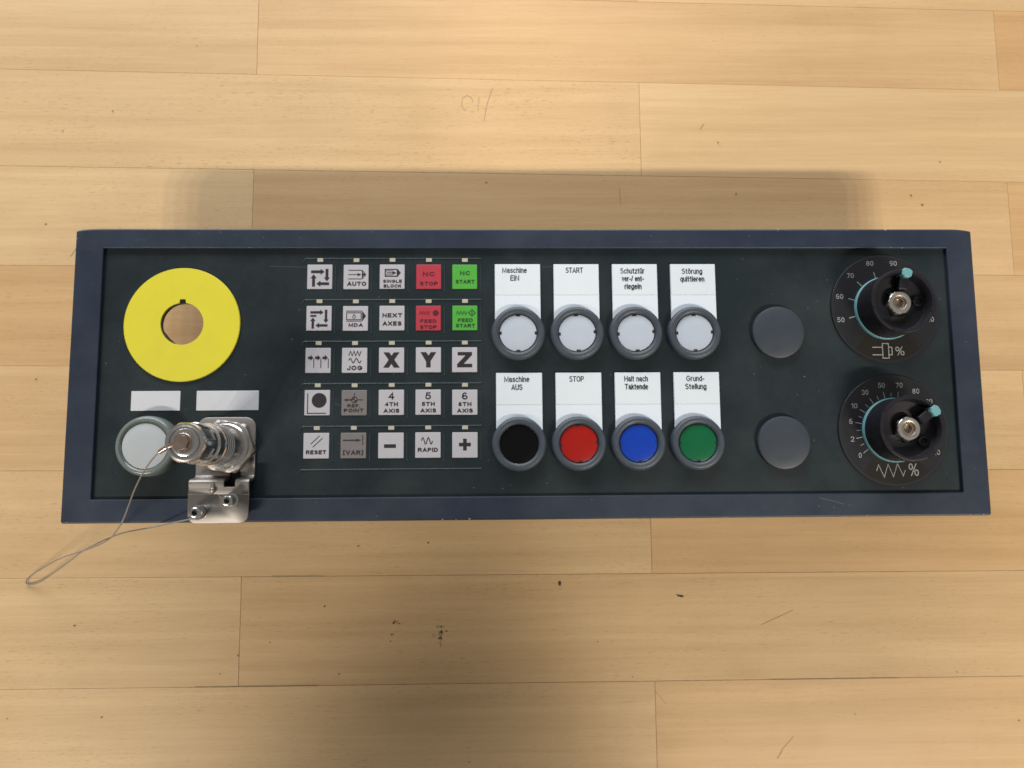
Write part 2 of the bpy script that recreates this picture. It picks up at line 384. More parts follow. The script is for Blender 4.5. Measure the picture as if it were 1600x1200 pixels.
class Print:
    def __init__(s): s.v = []; s.f = []; s.z = 0.0
    def _add(s, v, f):
        b = len(s.v); s.v += [(x, y, s.z) for x, y in v]; s.f += [tuple(b+i for i in q) for q in f]; s.z += 0.004
        return s
    def text(s, st, cx, base, w, cap, weight=0.19, gap=.12):
        lw = weight*cap; adv = gap + weight; x = 0; strokes = []
        for ch in st:
            gw, gs = GL[ch]
            strokes += [[(x+px, py) for px, py in q] for q in gs]; x += gw + adv
        tot = x - adv; kx = (w-lw)/tot; ky = cap-lw
        for q in strokes:
            q = [Vector((cx-w/2+lw/2+px*kx, base+lw/2+py*ky)) for px, py in q]
            closed = (q[0]-q[-1]).length < 1e-4
            if closed: q = q[:-1]
            else:                                   # square ends
                q[0] = q[0]+(q[0]-q[1]).normalized()*lw*.48; q[-1] = q[-1]+(q[-1]-q[-2]).normalized()*lw*.48
            s.line(q, lw, closed)
        return s
    def line(s, pts, w, closed=False):
        P = [Vector(p) for p in pts]
        n = len(P); L = []; R = []
        for i in range(n):
            a = P[i-1] if (i > 0 or closed) else None; b = P[(i+1) % n] if (i < n-1 or closed) else None
            d1 = (P[i]-a).normalized() if a is not None else None; d2 = (b-P[i]).normalized() if b is not None else None
            if d1 is None: d1 = d2
            if d2 is None: d2 = d1
            n1 = Vector((-d1.y, d1.x)); n2 = Vector((-d2.y, d2.x)); m = n1+n2
            if m.length < 1e-4: m = n1
            m.normalize(); k = 1/max(.45, m.dot(n1))
            L.append(P[i]+m*k*w/2); R.append(P[i]-m*k*w/2)
        v = [tuple(p) for p in L+R]
        f = [(i, n+i, n+(i+1) % n, (i+1) % n) for i in range(n if closed else n-1)]
        return s._add(v, f)
    def poly(s, pts): return s._add(pts, [tuple(range(len(pts)))])
    def rect(s, x0, x1, y0, y1): return s.poly([(x0, y0), (x1, y0), (x1, y1), (x0, y1)])
    def disc(s, x, y, r, n=28): return s.poly([(x+r*math.cos(2*math.pi*k/n), y+r*math.sin(2*math.pi*k/n)) for k in range(n)])
    def ring(s, x, y, r, w, n=28): return s.line([(x+r*math.cos(2*math.pi*k/n), y+r*math.sin(2*math.pi*k/n)) for k in range(n)], w, True)
    def arrow(s, a, b, w, hw, hl):
        a, b = Vector(a), Vector(b); d = (b-a).normalized(); n = Vector((-d.y, d.x)); c = b-d*hl
        return s.poly([tuple(p) for p in (a-n*w/2, c-n*w/2, c-n*hw/2, b, c+n*hw/2, c+n*w/2, a+n*w/2)])
    def zigzag(s, x0, x1, y, amp, n, w): return s.line([(x0+(x1-x0)*i/n, y+(amp if i % 2 else -amp)) for i in range(n+1)], w)
    def sine(s, x0, x1, y, amp, per, w): return s.line([(x0+(x1-x0)*i/40, y+amp*math.sin(2*math.pi*per*i/40)) for i in range(41)], w)
    def build(s, name, mat, parent, loc=(0, 0, 0)):
        me = raw(name, s.v, s.f)
        bm = bmesh.new(); bm.from_mesh(me)
        for f in bm.faces:
            f.normal_update()
            if f.normal.z < 0: f.normal_flip()
        bm.to_mesh(me); bm.free()
        return obj(name, me, mat, parent, loc)

# ------------------------------------------------------------------ the table top: beech staves
table = bpy.data.objects.new('table_top', raw('table_top', *(lambda a, b, c, d, z0, z1: (
    [(a, c, z0), (b, c, z0), (b, d, z0), (a, d, z0), (a, c, z1), (b, c, z1), (b, d, z1), (a, d, z1)],
    [(3, 2, 1, 0), (4, 5, 6, 7), (0, 1, 5, 4), (1, 2, 6, 5), (2, 3, 7, 6), (3, 0, 4, 7)]))(-1000, 1000, -482, 617, -40, -1.2)))
C.objects.link(table); table.data.materials.append(M['glue']); table['kind'] = 'structure'
table['label'] = 'pale beech butcher-block table top under the panel'
seams = [(617, -.018), (555.5, -.018), (494, -.018), (432.5, -.018), (371, -.018), (309.5, -.018), (247.7, -.018), (193, -.0160), (131.4, -.0137), (70, -.011), (9.5, -.0085),
         (-52, -.006), (-113, -.0030), (-174.5, -.0014), (-236, 0), (-297.5, 0), (-359, 0), (-420.5, 0), (-482, 0)]
look = {  # (row index, first joint x) -> tone, redness, fleck
    (6, -167): (-.03, .30, .5), (6, 305): (-.06, .8, .6), (6, -640): (.01, .1, .7),
    (7, 73): (.05, .05, .35), (7, -400): (.03, .05, 1.0),
    (8, -167): (-.03, .3, .6), (8, 305): (-.05, .7, .5), (8, -640): (.06, .0, .9),
    (9, -400): (-.06, .45, .8), (9, 73): (-.01, .25, .5),
    (10, -640): (-.01, .2, .9), (10, 305): (-.03, .3, .7), (10, -167): (0, .2, .7),
    (11, -400): (.02, .1, .9), (11, 73): (-.05, .5, .5),
    (12, -640): (.05, .0, .9), (12, -167): (-.02, .15, .8), (12, 305): (.02, .1, .7),
    (13, -400): (.02, .05, .8), (13, 73): (-.02, .45, .6)}
k = 0
for row in range(len(seams)-1):
    (ya, sa), (yb, sb) = seams[row], seams[row+1]
    base = 73.0 if row % 2 == 1 else -167.5
    joints = [x for x in (base + 473*i for i in range(-4, 5)) if -960 < x < 960]
    xs = [-1000] + joints + [1000]
    for x0, x1 in zip(xs, xs[1:]):
        g = 0.07
        o4 = [(x0+g, yb+sb*x0+g), (x1-g, yb+sb*x1+g), (x1-g, ya+sa*x1-g), (x0+g, ya+sa*x0-g)]
        cx, cy = (x0+x1)/2, (ya+yb)/2
        o4 = [(x-cx, y-cy) for x, y in o4]
        dz = random.uniform(-0.03, 0.03)
        pl = obj('plank', loops([(o4, -1.2), (o4, dz-.12), (inset(o4, .16), dz)], False, True, 'plank'), 'wood', table, (cx, cy, 0))
        tn = next((v for (r_, xj), v in look.items() if r_ == row and abs(xj-x0) < 12), None)
        if tn is None: tn = (random.uniform(-.06, .05), random.uniform(0, .5), random.uniform(.4, 1))
        pl['tone'], pl['redness'], pl['fleck'] = tn; pl['seed'] = k*3.17; k += 1

def blob(x, y, r, n=9, sq=1.0, rot=0.0):
    out = []
    for i in range(n):
        a = 2*math.pi*i/n; q = r*random.uniform(.6, 1.25)
        u, v = q*math.cos(a), q*math.sin(a)*sq
        out.append((x+u*math.cos(rot)-v*math.sin(rot), y+u*math.sin(rot)+v*math.cos(rot)))
    return out
st = Print(); so = Print()
def spray(px, py, n, sp, r):
    for _ in range(n): st.poly(blob(px+random.gauss(0, sp[0]), py+random.gauss(0, sp[1]), r*random.uniform(.35, 1), 7, random.uniform(.5, 1), random.uniform(0, 3)))
spray(-51.7, -142.4, 14, (.9, .35), .42); spray(-51.6, -145.4, 16, (.55, .7), .5); spray(-51.6, -149.2, 22, (.5, .9), .5)
spray(-55.6, -147.2, 4, (.4, .4), .4); spray(-47.6, -144.9, 4, (.4, .25), .45); spray(-51.5, -153.2, 3, (.2, .3), .35)
spray(-78.4, -139.3, 12, (.8, .45), .5); spray(-76.2, -140.2, 3, (.5, .2), .4); spray(-80.2, -146.6, 5, (.7, .4), .38); spray(-80.6, -150.4, 3, (.7, .4), .35)
st.poly([(87.0, -125.4), (88.0, -126.6), (90.5, -127.2), (91.7, -126.6), (90.6, -126.2), (88.6, -126.0)])
st.poly(blob(18.4, -118.4, .8, 8, 1.8, -.3))
for x, y, r in ((-119, -130, .5), (-178, -167, .7), (-262, -139, .55), (-297, -190, .7), (-244, -190, .55), (-36, -210, .8), (-35, -218, .8), (-100, -95.6, .6), (-59, -94, .6), (-150, -150, .5),
                (40, -152, .4), (2, -139, .4), (-110, -168, .8), (-292, 99, .7), (-205, 214, .5), (-255, 171, .6), (-24, 126, .7), (-313, -20, .7), (-292, 4, .6), (-285, 158, .5),
                (122, 152, .6), (250, 112, .9), (243, 118, .6), (132, 119, .6), (263, 140, .6), (190, -195, .7), (252, -172, .6), (-168, -157, .5), (-270, -52.5, .5), (60, -172, .4), (287, -200, .8)):
    (st if r < .65 else so).poly(blob(x, y, r, 8, random.uniform(.35, .9), random.uniform(-.3, .3)))
st.line([(-192, -174.24), (-150, -174.32), (-122, -174.36)], .18); st.line([(140, -174.72), (180, -174.78), (216, -174.84)], .15)
st.line([(-150, -112.56), (-120, -112.65)], .2); st.build('stain', 'stain', table, (0, 0, .10)); so.build('soft_stain', 'stain_soft', table, (0, 0, .10))
pc = Print()
pc.line([(-19.6, 187.6), (-21.6, 182.5), (-23.4, 176.5), (-24.6, 170.0), (-25.2, 165.8)], .42)
pc.line([(-32.2, 178.0), (-33.0, 181.2), (-35.8, 182.6), (-38.6, 181.0), (-39.4, 177.4), (-38.4, 174.0), (-36.4, 172.6)], .35)
pc.line([(-28.2, 181), (-29.2, 172.6)], .25)
pc.line([(111, 161), (113.6, 164.8)], .5); pc.line([(73, -180.6), (79.2, -187.5)], .0+.35); pc.line([(145.6, -214.5), (153, -207)], .25); pc.line([(143, -219), (146.2, -214.6)], .7)
pc.line([(137, -143.5), (156, -135.5)], .22); pc.line([(-276, 79), (-271, 87), (-269, 92)], .4); pc.line([(59, 122.5), (59.4, 112)], .5)
pc.build('pencil_mark', 'pencil', table, (0, 0, .10))
sc = Print()
for x, y, l, a in ((-2, -180, 5, 0), (6, -183.5, 6, .1), (-6, -199, 3, .8), (13, -208, 3, 1.2), (20, -206, 2, .9), (35, -206.5, 4, .05), (4, -213, 3, .6), (8, -214, 2.5, 1), (25, -213, 2, .4), (12, -222, 4, .1), (2, -222, 3, .7),
                   (57, -198, 7, -.7), (80, -177, 3, 1.1), (52, -187, 10, .1), (29, -219, 4, 1.1), (110, -206, 2, .5), (4, -168, 4, 0), (-22, -140, 4, .02), (66, -211, 9, -.3)):
    sc.line([(x, y), (x+l*.5*math.cos(a), y+l*.5*math.sin(a)+.15), (x+l*math.cos(a), y+l*math.sin(a))], .16)
sc.build('pale_scratch', 'scratch', table, (0, 0, .12))

# ------------------------------------------------------------------ the control panel
panel = bpy.data.objects.new('control_panel', None); C.objects.link(panel)
panel['label'] = 'long dark machine control panel with yellow ring, keys, buttons and two rotary knobs'
panel['category'] = 'control panel'
panel.empty_display_size = 0.05
Z = H - 2.0                                      # faceplate surface
OUT = rrect(-241.5, 241.5, -77.5, 77.5, (1.4, 1.4, (13, 1.7), (13, 1.7)), 6)
INN = rrect(-226.7, 227.2, -65.4, 66.7, .5, 6)
def grow(o, d): return inset(o, -d)
fr = loops([(inset(OUT, 2.5), H-9), (OUT, H-9), (OUT, H-.9), (inset(OUT, .25), H-.35), (inset(OUT, .9), H), (grow(INN, .5), H), (grow(INN, .12), H-.15), (INN, H-.5), (INN, H-3.2)], name='frame')
obj('frame', fr, 'frame', panel)
# faceplate with the round mounting hole
bm = bmesh.new()
fo = rrect(-226.75, 227.25, -65.45, 66.75, .3, 3)
hole = [(-184.4+11.25*math.cos(2*math.pi*i/72), 26.1+11.25*math.sin(2*math.pi*i/72)) for i in range(72)]
def edge_loop(o, z):
    v = [bm.verts.new((x, y, z)) for x, y in o]
    return v, [bm.edges.new((v[i], v[(i+1) % len(v)])) for i in range(len(v))]
vo, eo = edge_loop(fo, Z); vh, eh = edge_loop(hole, Z)
bmesh.ops.triangle_fill(bm, use_beauty=True, edges=eo+eh)
vb = [bm.verts.new((x, y, Z-3.0)) for x, y in hole]
for i in range(72): bm.faces.new((vh[i], vh[(i+1) % 72], vb[(i+1) % 72], vb[i]))
bo, ebo = edge_loop(fo, Z-3.0)
ebh = [e for e in bm.edges if e.verts[0] in vb and e.verts[1] in vb]
bmesh.ops.triangle_fill(bm, use_beauty=True, edges=ebo+ebh)
obj('faceplate', mesh_of(bm, 'faceplate'), 'face', panel)
# dark retaining clip seen through the hole, below the plate
obj('hole_clip', slab([(-197.5, 24.5), (-196.0, 18.5), (-189.2, 13.2), (-188.2, 14.8), (-193.4, 19.6)], Z-6.5, Z-3.4, .2), 'notch', panel)
obj('rear_housing', slab(rrect(-95, 190, -50, 50, 3), 0.0, Z-3.4, .5), 'housing', panel)

# yellow ring with its key slot
YO = [(-184.4+30.4*math.cos(2*math.pi*i/120), 25.7+30.4*math.sin(2*math.pi*i/120)) for i in range(120)]
yi = []
for i in range(120):
    a = 2*math.pi*i/120; r = 11.25
    if abs(a-math.pi/2) < 0.125: r = 13.2
    x, y = -184.4+r*math.cos(a), 26.1+r*math.sin(a)
    if r > 12: x = -184.4+1.45*math.copysign(1, math.cos(a)) if abs(math.cos(a)) > .09 else -184.4+r*math.cos(a)
    yi.append((x, y))
obj('yellow_ring', loops([(YO, Z), (YO, Z+.7), (inset(YO, .3), Z+1.0), (yi, Z+1.0), (yi, Z)], name='yellow_ring'), 'yellow', panel, smooth=30)
sl = Print(); sl.rect(-185.7, -183.1, 37.3, 39.2); sl.build('ring_slot', 'notch', panel, (0, 0, Z+.1))

# milky legend strips
for x0, x1 in ((-209.4, -184.0), (-175.6, -143.3)):
    obj('legend_strip', slab(rrect(x0, x1, -19.8, -9.5, .3, 3), Z-.5, Z+.25, .15), 'strip', panel)

# ---- membrane keys
key_mesh = {m: slab(rrect(-6.65, 6.65, -6.65, 6.65, .35, 3), -.3, .35, .2, 'key') for m in ('key_white', 'key_grey', 'key_red', 'key_green')}
led_mesh = slab(rrect(-1.55, 1.55, -1.0, 1.0, .2, 2), -.2, .35, .15, 'indicator_led')
def four_arrows(p, short=False):
    w, hw, hl = 1.55, 3.3, 2.1
    if not short:
        p.arrow((-4.65, 2.7), (2.5, 2.7), w, hw, hl).arrow((3.8, 4.3), (3.8, -2.5), w, hw, hl).arrow((5.0, -3.8), (-1.7, -3.8), w, hw, hl).arrow((-3.25, -5.4), (-3.25, 1.3), w, hw, hl)
    else:
        w = 1.3
        p.arrow((-4.6, 3.15), (2.4, 3.15), w, 2.8, 1.9).arrow((3.7, 4.6), (3.7, -2.6), w, 2.8, 1.9).arrow((4.6, -3.9), (-1.8, -3.9), w, 2.8, 1.9).arrow((-3.2, -5.6), (-3.2, .4), w, 2.8, 1.9).rect(-4.6, -1.4, .75, 1.75)
def k_auto(p):
    p.line([(-4.1, 3.6), (3.2, 3.6), (5.2, 1.25), (3.2, -1.1), (-4.1, -1.1)], .42); p.line([(3.3, 3.6), (3.3, -1.1)], .42)
    p.arrow((-4.1, 1.25), (2.8, 1.25), .4, 1.9, 2.0); p.poly([(3.3, 2.6), (4.9, 1.25), (3.3, -.1)]); p.text('AUTO', .4, -4.9, 10.2, 2.3, .26)
def k_single(p):
    p.line([(-3.7, 3.9), (2.7, 3.9), (2.7, .2), (-3.7, .2)], .6, True); p.arrow((-3.0, 2.05), (2.3, 2.05), .55, 2.2, 2.2); p.line([(-3.4, 3.1), (.2, 3.1)], .3); p.line([(-3.4, 1.0), (.2, 1.0)], .3)
    p.poly([(2.9, 4.2), (4.6, 2.05), (2.9, -.1)]); p.text('SINGLE', .2, -3.4, 10, 1.75, .26).text('BLOCK', .2, -6.0, 9.4, 1.75, .26)
def k_mda(p):
    p.line([(-4.9, 3.9), (3.4, 3.9)], .42); p.line([(-4.9, -1.5), (3.4, -1.5)], .42); p.line([(-4.7, 3.0), (3.0, 3.0), (3.0, -.7), (-4.7, -.7)], .42, True)
    p.poly([(3.5, 4.1), (5.6, 1.2), (3.5, -1.7)]); p.line([(-1.5, 1.3), (-1.4, .2), (-.3, .1), (.1, .9), (-.2, 1.6), (-.7, 1.4), (-.8, 2.5), (-1.1, 1.5)], .28, True); p.text('MDA', .2, -4.6, 7.6, 2.0, .26)
def k_fstop(p):
    p.zigzag(-4.9, .8, 2.7, .9, 7, .38); p.disc(3.9, 2.7, 1.6); p.text('FEED', 0, -2.6, 8.6, 1.9, .26).text('STOP', 0, -5.9, 8.9, 2.0, .26)
def k_fstart(p):
    p.zigzag(-4.7, 1.3, 2.7, .95, 7, .4); p.line([(2.1, 2.7), (3.8, 4.4), (5.5, 2.7), (3.8, 1.0)], .5, True); p.line([(3.8, 3.5), (3.8, 1.9)], .55); p.text('FEED', .3, -2.3, 8.0, 2.0, .26).text('START', .3, -5.2, 10.2, 2.0, .26)
def k_jump(p):
    for x in (-2.2, 1.5, 5.4): p.arrow((x-3.1, 1.4), (x-.2, 1.4), 1.35, 3.1, 1.6).line([(x, .9), (x, -4.0)], .42)
def k_jog(p):
    p.zigzag(-3.1, 3.4, 3.6, 1.25, 7, .5); p.sine(-3.1, 3.4, -.2, 1.2, 2, .5); p.text('JOG', .1, -5.3, 8.1, 2.4, .26)
def k_origin(p):
    p.line([(-5.0, 4.8), (-5.0, -5.6), (4.7, -5.6)], .5).disc(1.0, 1.2, 3.9, 40)
def k_ref(p):
    p.ring(.1, 1.5, 1.5, .5).poly([(.1, 1.5), (1.5, 1.5), (1.1, .5), (.1, .1)]).poly([(.1, 1.5), (-1.3, 1.5), (-.9, 2.5), (.1, 2.9)])
    p.line([(.1, 3.2), (.1, 5.2)], .4).line([(1.8, 1.5), (4.7, 1.5)], .4); p.arrow((-1.6, 1.5), (-5.6, 1.5), .7, 1.6, 2.0); p.text('REF.', -.2, -2.5, 6.7, 1.75, .26).text('POINT', -.2, -5.0, 10.2, 1.9, .26)
def k_axis(n):
    def f(p): p.text(n, 0, 1.4, 3.0, 3.8, .19).text(n+'TH', .1, -2.1, 6.8, 2.2, .26).text('AXIS', .1, -5.5, 8.3, 2.15, .26)
    return f
def k_x(p): p.poly([(-4.3, 4.1), (-1.25, 4.1), (4.4, -4.1), (1.3, -4.1)]).poly([(4.2, 4.1), (1.2, 4.1), (-4.4, -4.1), (-1.4, -4.1)])
def k_y(p): p.poly([(-4.2, 4.1), (-1.2, 4.1), (1.2, .6), (1.2, -.4), (-1.2, -1.0)]).poly([(4.2, 4.1), (1.25, 4.1), (-1.2, .4), (-1.2, -1.0), (1.2, -.6)]).rect(-1.2, 1.2, -4.1, .2)
def k_z(p): p.rect(-3.7, 3.9, 2.3, 4.1).rect(-4.0, 4.0, -4.1, -2.2).poly([(.7, 2.5), (3.9, 2.5), (-.7, -2.4), (-4.0, -2.4)])
def k_reset(p): p.line([(-2.9, .8), (1.7, 5.2)], .42).line([(-1.8, -.8), (3.2, 3.9)], .42).text('RESET', 0, -4.5, 10.5, 2.15, .26)
def k_var(p): p.arrow((-5.5, 2.7), (4.1, 2.7), .75, 1.9, 2.6).line([(4.8, 5.4), (4.8, .1)], .45).text('[VAR]', -.1, -4.9, 10.5, 2.4, .26)
def k_minus(p): p.rect(-3.6, 2.6, -1.3, .6)
def k_plus(p): p.poly([(-3.1, -.75), (-.95, -.75), (-.95, -2.9), (.95, -2.9), (.95, -.75), (3.1, -.75), (3.1, 1.15), (.95, 1.15), (.95, 3.3), (-.95, 3.3), (-.95, 1.15), (-3.1, 1.15)])
def k_rapid(p): p.sine(-3.4, 2.4, 2.2, 1.7, 2, .5); p.text('RAPID', 0, -3.6, 10.5, 2.2, .26)
grid = [
 [('white', four_arrows, 'white key with four arrows chasing round a square'), ('white', k_auto, 'white AUTO key'), ('white', k_single, 'white SINGLE BLOCK key'),
  ('red', lambda p: p.text('NC', 0, .2, 6.4, 2.4, .26).text('STOP', .1, -4.9, 9.6, 2.15, .26), 'red NC STOP key'), ('green', lambda p: p.text('NC', .2, .8, 5.4, 2.3, .26).text('START', .2, -3.8, 10.2, 2.1, .26), 'green NC START key')],
 [('white', lambda p: four_arrows(p, True), 'white key with four arrows and an interrupted corner'), ('white', k_mda, 'white MDA key'), ('white', lambda p: p.text('NEXT', .2, .3, 10.5, 2.3, .26).text('AXES', .1, -4.1, 10.1, 2.3, .26), 'white NEXT AXES key'),
  ('red', k_fstop, 'red FEED STOP key'), ('green', k_fstart, 'green FEED START key')],
 [('white', k_jump, 'white key with three arrows against three lines'), ('white', k_jog, 'white JOG key'), ('white', k_x, 'white X key'), ('white', k_y, 'white Y key'), ('white', k_z, 'white Z key')],
 [('white', k_origin, 'white key with black disc over two axis lines'), ('grey', k_ref, 'grey REF. POINT key'), ('white', k_axis('4'), 'white 4TH AXIS key'), ('white', k_axis('5'), 'white 5TH AXIS key'), ('white', k_axis('6'), 'white 6TH AXIS key')],
 [('white', k_reset, 'white RESET key'), ('grey', k_var, 'grey [VAR] key'), ('white', k_minus, 'white minus key'), ('white', k_rapid, 'white RAPID key'), ('white', k_plus, 'white plus key')]]
ink = {'white': 'ink', 'red': 'ink_red', 'green': 'ink_green', 'grey': 'ink_grey'}
for r in range(5):
    for c in range(5):
        x, y = -112.9 + 19.36*c, 51.4 - 22.5*r
        colr, fn, lab = grid[r][c]
        kx, ky = random.uniform(-.12, .12), random.uniform(-.1, .1)
        ko = obj('key', key_mesh['key_'+colr], 'key_'+colr, panel, (x+kx, y+ky, Z)); ko['label'] = lab
        obj('indicator_led', led_mesh, 'led', ko, (.1, 9.2, 0))
        p = Print(); fn(p); p.build('lettering', ink[colr], ko, (0, 0, .40))
# embossed ridges of the key field
def half_ridge(pts, r): return tube([(x, y, 0) for x, y in catmull2(pts)], r, 8, 'embossed_ridge')
def catmull2(pts): return [(v.x, v.y) for v in catmull([(x, y, 0) for x, y in pts], 3)]
hr = half_ridge([(-8.6, -2.6), (-8.5, -1.2), (-7.6, -.2), (-5, 0), (20, 0), (60, 0), (86.2, 0)], .38)
vr = half_ridge([(0, 6.3), (.02, 0), (0, -7.2), (.3, -7.8)], .36)
for r in range(6):
    obj('embossed_ridge', hr, 'ridge', panel, (-112.9, 51.4-22.5*r+10.1, Z-.05), smooth=60)
    if r < 5:
        for c in range(5): obj('embossed_ridge', vr, 'ridge', panel, (-112.9+19.36*c+8.5, 51.4-22.5*r, Z-.05), smooth=60)

# ---- push buttons with their legend plates
bez = lathe([(14.2, 0), (14.25, 2.3), (14.0, 3.2), (13.4, 4.0), (12.6, 4.35), (11.6, 4.3), (10.8, 3.95), (10.35, 3.4), (10.2, 2.7), (10.15, 1.0)], 72, name='push_button')
cap_mesh = {}
plate_mesh = slab(rrect(-12.2, 12.2, -5.5, 37.9, (1, 1, .3, .3), 4), 0, 1.1, .2, 'legend_plate')
ins_mesh = slab(rrect(-12.0, 12.0, 21.1, 37.7, .25, 3), .9, 1.25, .08, 'label_insert')
texts = [
 [('white', [('Maschine', -1.6, 13.2), ('EIN', -1.5, 4.7)], 'white push button below the Maschine EIN plate'), ('white', [('START', -1.0, 9.4)], 'white push button below the START plate'),
  ('white', [('Schutztür', -1.2, 13.1), ('ver-/ ent-', -1.0, 12.0), ('riegeln', -1.0, 9.2)], 'white push button below the Schutztür plate'), ('white', [('Störung', -.4, 11.2), ('quittieren', -.4, 13.1)], 'white push button below the Störung quittieren plate')],
 [('black', [('Maschine', -1.2, 13.3), ('AUS', -1.2, 5.9)], 'black push button below the Maschine AUS plate'), ('red', [('STOP', -1.0, 7.8)], 'red push button below the STOP plate'),
  ('blue', [('Halt nach', -.8, 12.6), ('Taktende', -.7, 12.4)], 'blue push button below the Halt nach Taktende plate'), ('green', [('Grund-', -.6, 9.7), ('Stellung', -.5, 11.4)], 'green push button below the Grund-Stellung plate')]]
for r in range(2):
    for c in range(4):
        x, y = -7.1+31.35*c, (20.2, -38.4)[r]
        colr, lines, lab = texts[r][c]
        dx = 0.35*c - .1 if r == 0 else .5 + .2*c
        lp = obj('legend_plate', plate_mesh, 'white', panel, (x+dx*.6, y-(.3 if r else 0), Z))
        obj('label_insert', ins_mesh, 'insert', lp)
        p = Print()
        base = 37.9 - 4.9 - (.6 if (r == 0 and c == 3) else 0) - (.4 if (r == 0 and c == 2) else 0)
        for i, (s_, tx, w_) in enumerate(lines): p.text(s_, tx, base-4.25*i, w_, 3.0, .155)
        p.build('lettering', 'ink_label', lp, (0, 0, 1.30))
        b_ = obj('push_button', bez, 'bezel', panel, (x, y, Z), smooth=50); b_['label'] = lab
        tilt = random.uniform(-.06, .06)
        if colr not in cap_mesh: cap_mesh[colr] = lathe([(10.0, 1.0), (9.95, 2.5), (9.75, 2.85), (9.3, 3.0), (4, 3.08), (.01, 3.1)], 64, name='button_cap')
        obj('button_cap', cap_mesh[colr], 'cap_'+colr, b_, smooth=40)
        if colr != 'black':
            for a in range(4):
                p = Print()
                if a % 2 == 0: p.rect(8.75, 9.85, -.85, .85)
                else:
                    for q in (-.75, 0, .75): p.disc(9.3, q, .42, 10)
                    p.rect(9.3, 9.75, -1.0, 1.0)
                n_ = p.build('notch', 'notch', b_, (0, 0, 3.06)); n_.rotation_euler = (0, 0, a*math.pi/2+.03+tilt)

# ---- blanking plugs
pm = lathe([(13.8, 0), (14.0, .4), (14.0, 1.9), (13.7, 2.5), (13.0, 2.8), (8, 2.95), (.01, 3.0)], 64, name='blanking_plug')
for x, y, lab in ((132.4, 20.4, 'plain grey blanking plug beside the upper knob'), (132.8, -38.6, 'plain grey blanking plug beside the lower knob')):
    obj('blanking_plug', pm, 'plug', panel, (x, y, Z), smooth=40)['label'] = lab

# ---- tall white lamp button at the left
ib = obj('lamp_button', lathe([(15.6, 0), (15.6, 3.5), (15.3, 6.2), (14.6, 7.6), (13.4, 8.0), (12.9, 7.8)], 72, name='lamp_button'), 'lens', panel, (-198.2, -38.3, Z), smooth=50)
ib['label'] = 'white round lamp button in a smoky clear collar'
obj('collar_inner', lathe([(12.9, 7.85), (12.3, 7.4), (11.9, 6.9), (11.8, 6.0)], 64, name='collar_inner'), 'lens2', ib, smooth=50)
obj('lens', lathe([(11.8, 6.0), (11.6, 7.0), (11.0, 7.2), (5, 7.35), (.01, 7.4)], 64, name='lens'), 'lens_white', ib, smooth=40)

# ---- rotary dials and knobs
dial_m = lathe([(29.6, 0), (29.6, .8), (29.5, .9), (10, .9), (.01, .9)], 96, name='rotary_dial')
def dial(cx, cy, lab, ticks, nums, draw):
    d = obj('rotary_dial', dial_m, 'dial', panel, (cx, cy, Z), smooth=40); d['label'] = lab
    p = Print(); a0, a1 = math.radians(232), math.radians(308); n = 24
    p.poly([(29.0*math.cos(a0+(a1-a0)*i/n), 29.0*math.sin(a0+(a1-a0)*i/n)) for i in range(n+1)] + [(17.2*math.cos(a1+(a0-a1)*i/n), 17.2*math.sin(a1+(a0-a1)*i/n)) for i in range(n+1)])
    p.build('dial_segment', 'dial2', d, (0, 0, .93))
    Print().ring(0, 0, 28.9, 1.0, 96).build('dial_border', 'notch', d, (0, 0, .95))
    p = Print()
    for a, r0, r1, w in ticks:
        a = math.radians(a); p.line([(r0*math.cos(a), r0*math.sin(a)), (r1*math.cos(a), r1*math.sin(a))], w)
    p.build('scale_tick', 'dial_ink', d, (0, 0, .96))
    p = Print()
    for s_, x, y, w in nums: p.text(s_, x-cx, y-cy-1.25, w, 2.65, .12)
    p.build('lettering', 'dial_ink', d, (0, 0, .96))
    p = Print(); draw(p, cx, cy); p.build('symbol', 'dial_ink', d, (0, 0, .99))
def spindle(p, cx, cy):
    q = lambda x, y: (x-cx, y-cy)
    p.line([q(189.0, 14.3), q(192.3, 14.3), q(192.3, 6.4), q(189.0, 6.4)], .5, True)
    p.line([q(192.5, 12.3), q(194.1, 12.3), q(194.1, 8.2), q(192.5, 8.2)], .5)
    p.line([q(183.4, 12.3), q(188.8, 12.3)], .5); p.line([q(183.4, 8.2), q(188.8, 8.2)], .5)
    p.text('%', 198.4-cx, 7.8-cy, 5.0, 4.8, .10)
def feed(p, cx, cy):
    p.line([(x-cx, y-cy) for x, y in ((181.9, -53.8), (183.1, -50.6), (185.9, -57.1), (188.2, -50.3), (190.8, -56.8), (193.3, -50.0), (196.1, -56.5), (197.3, -53.5))], .38)
    p.text('%', 201.8-cx, -56.6-cy, 5.6, 6.6, .085)
D1 = (191.9, 33.5); D2 = (192.4, -32.3)
def pol(c, a, r): return (c[0]+r*math.cos(math.radians(a)), c[1]+r*math.sin(math.radians(a)))
dial(*D1, 'upper black dial scaled 50 to 120 with spindle symbol', [(194.5-29.9*i, 17.2, 20.8, .38) for i in range(8)],
     [('50', 167.2, 27.3, 3.9), ('60', 167.2, 40.1, 3.9), ('70', 173.7, 51.6, 3.9), ('80', 184.8, 58.4, 3.9), ('90', 197.7, 58.4, 3.9), ('100', *pol(D1, 44, 22.6), 5.0), ('110', *pol(D1, 15, 23), 5.2), ('120', 215.4, 27.4, 5.4)], spindle)
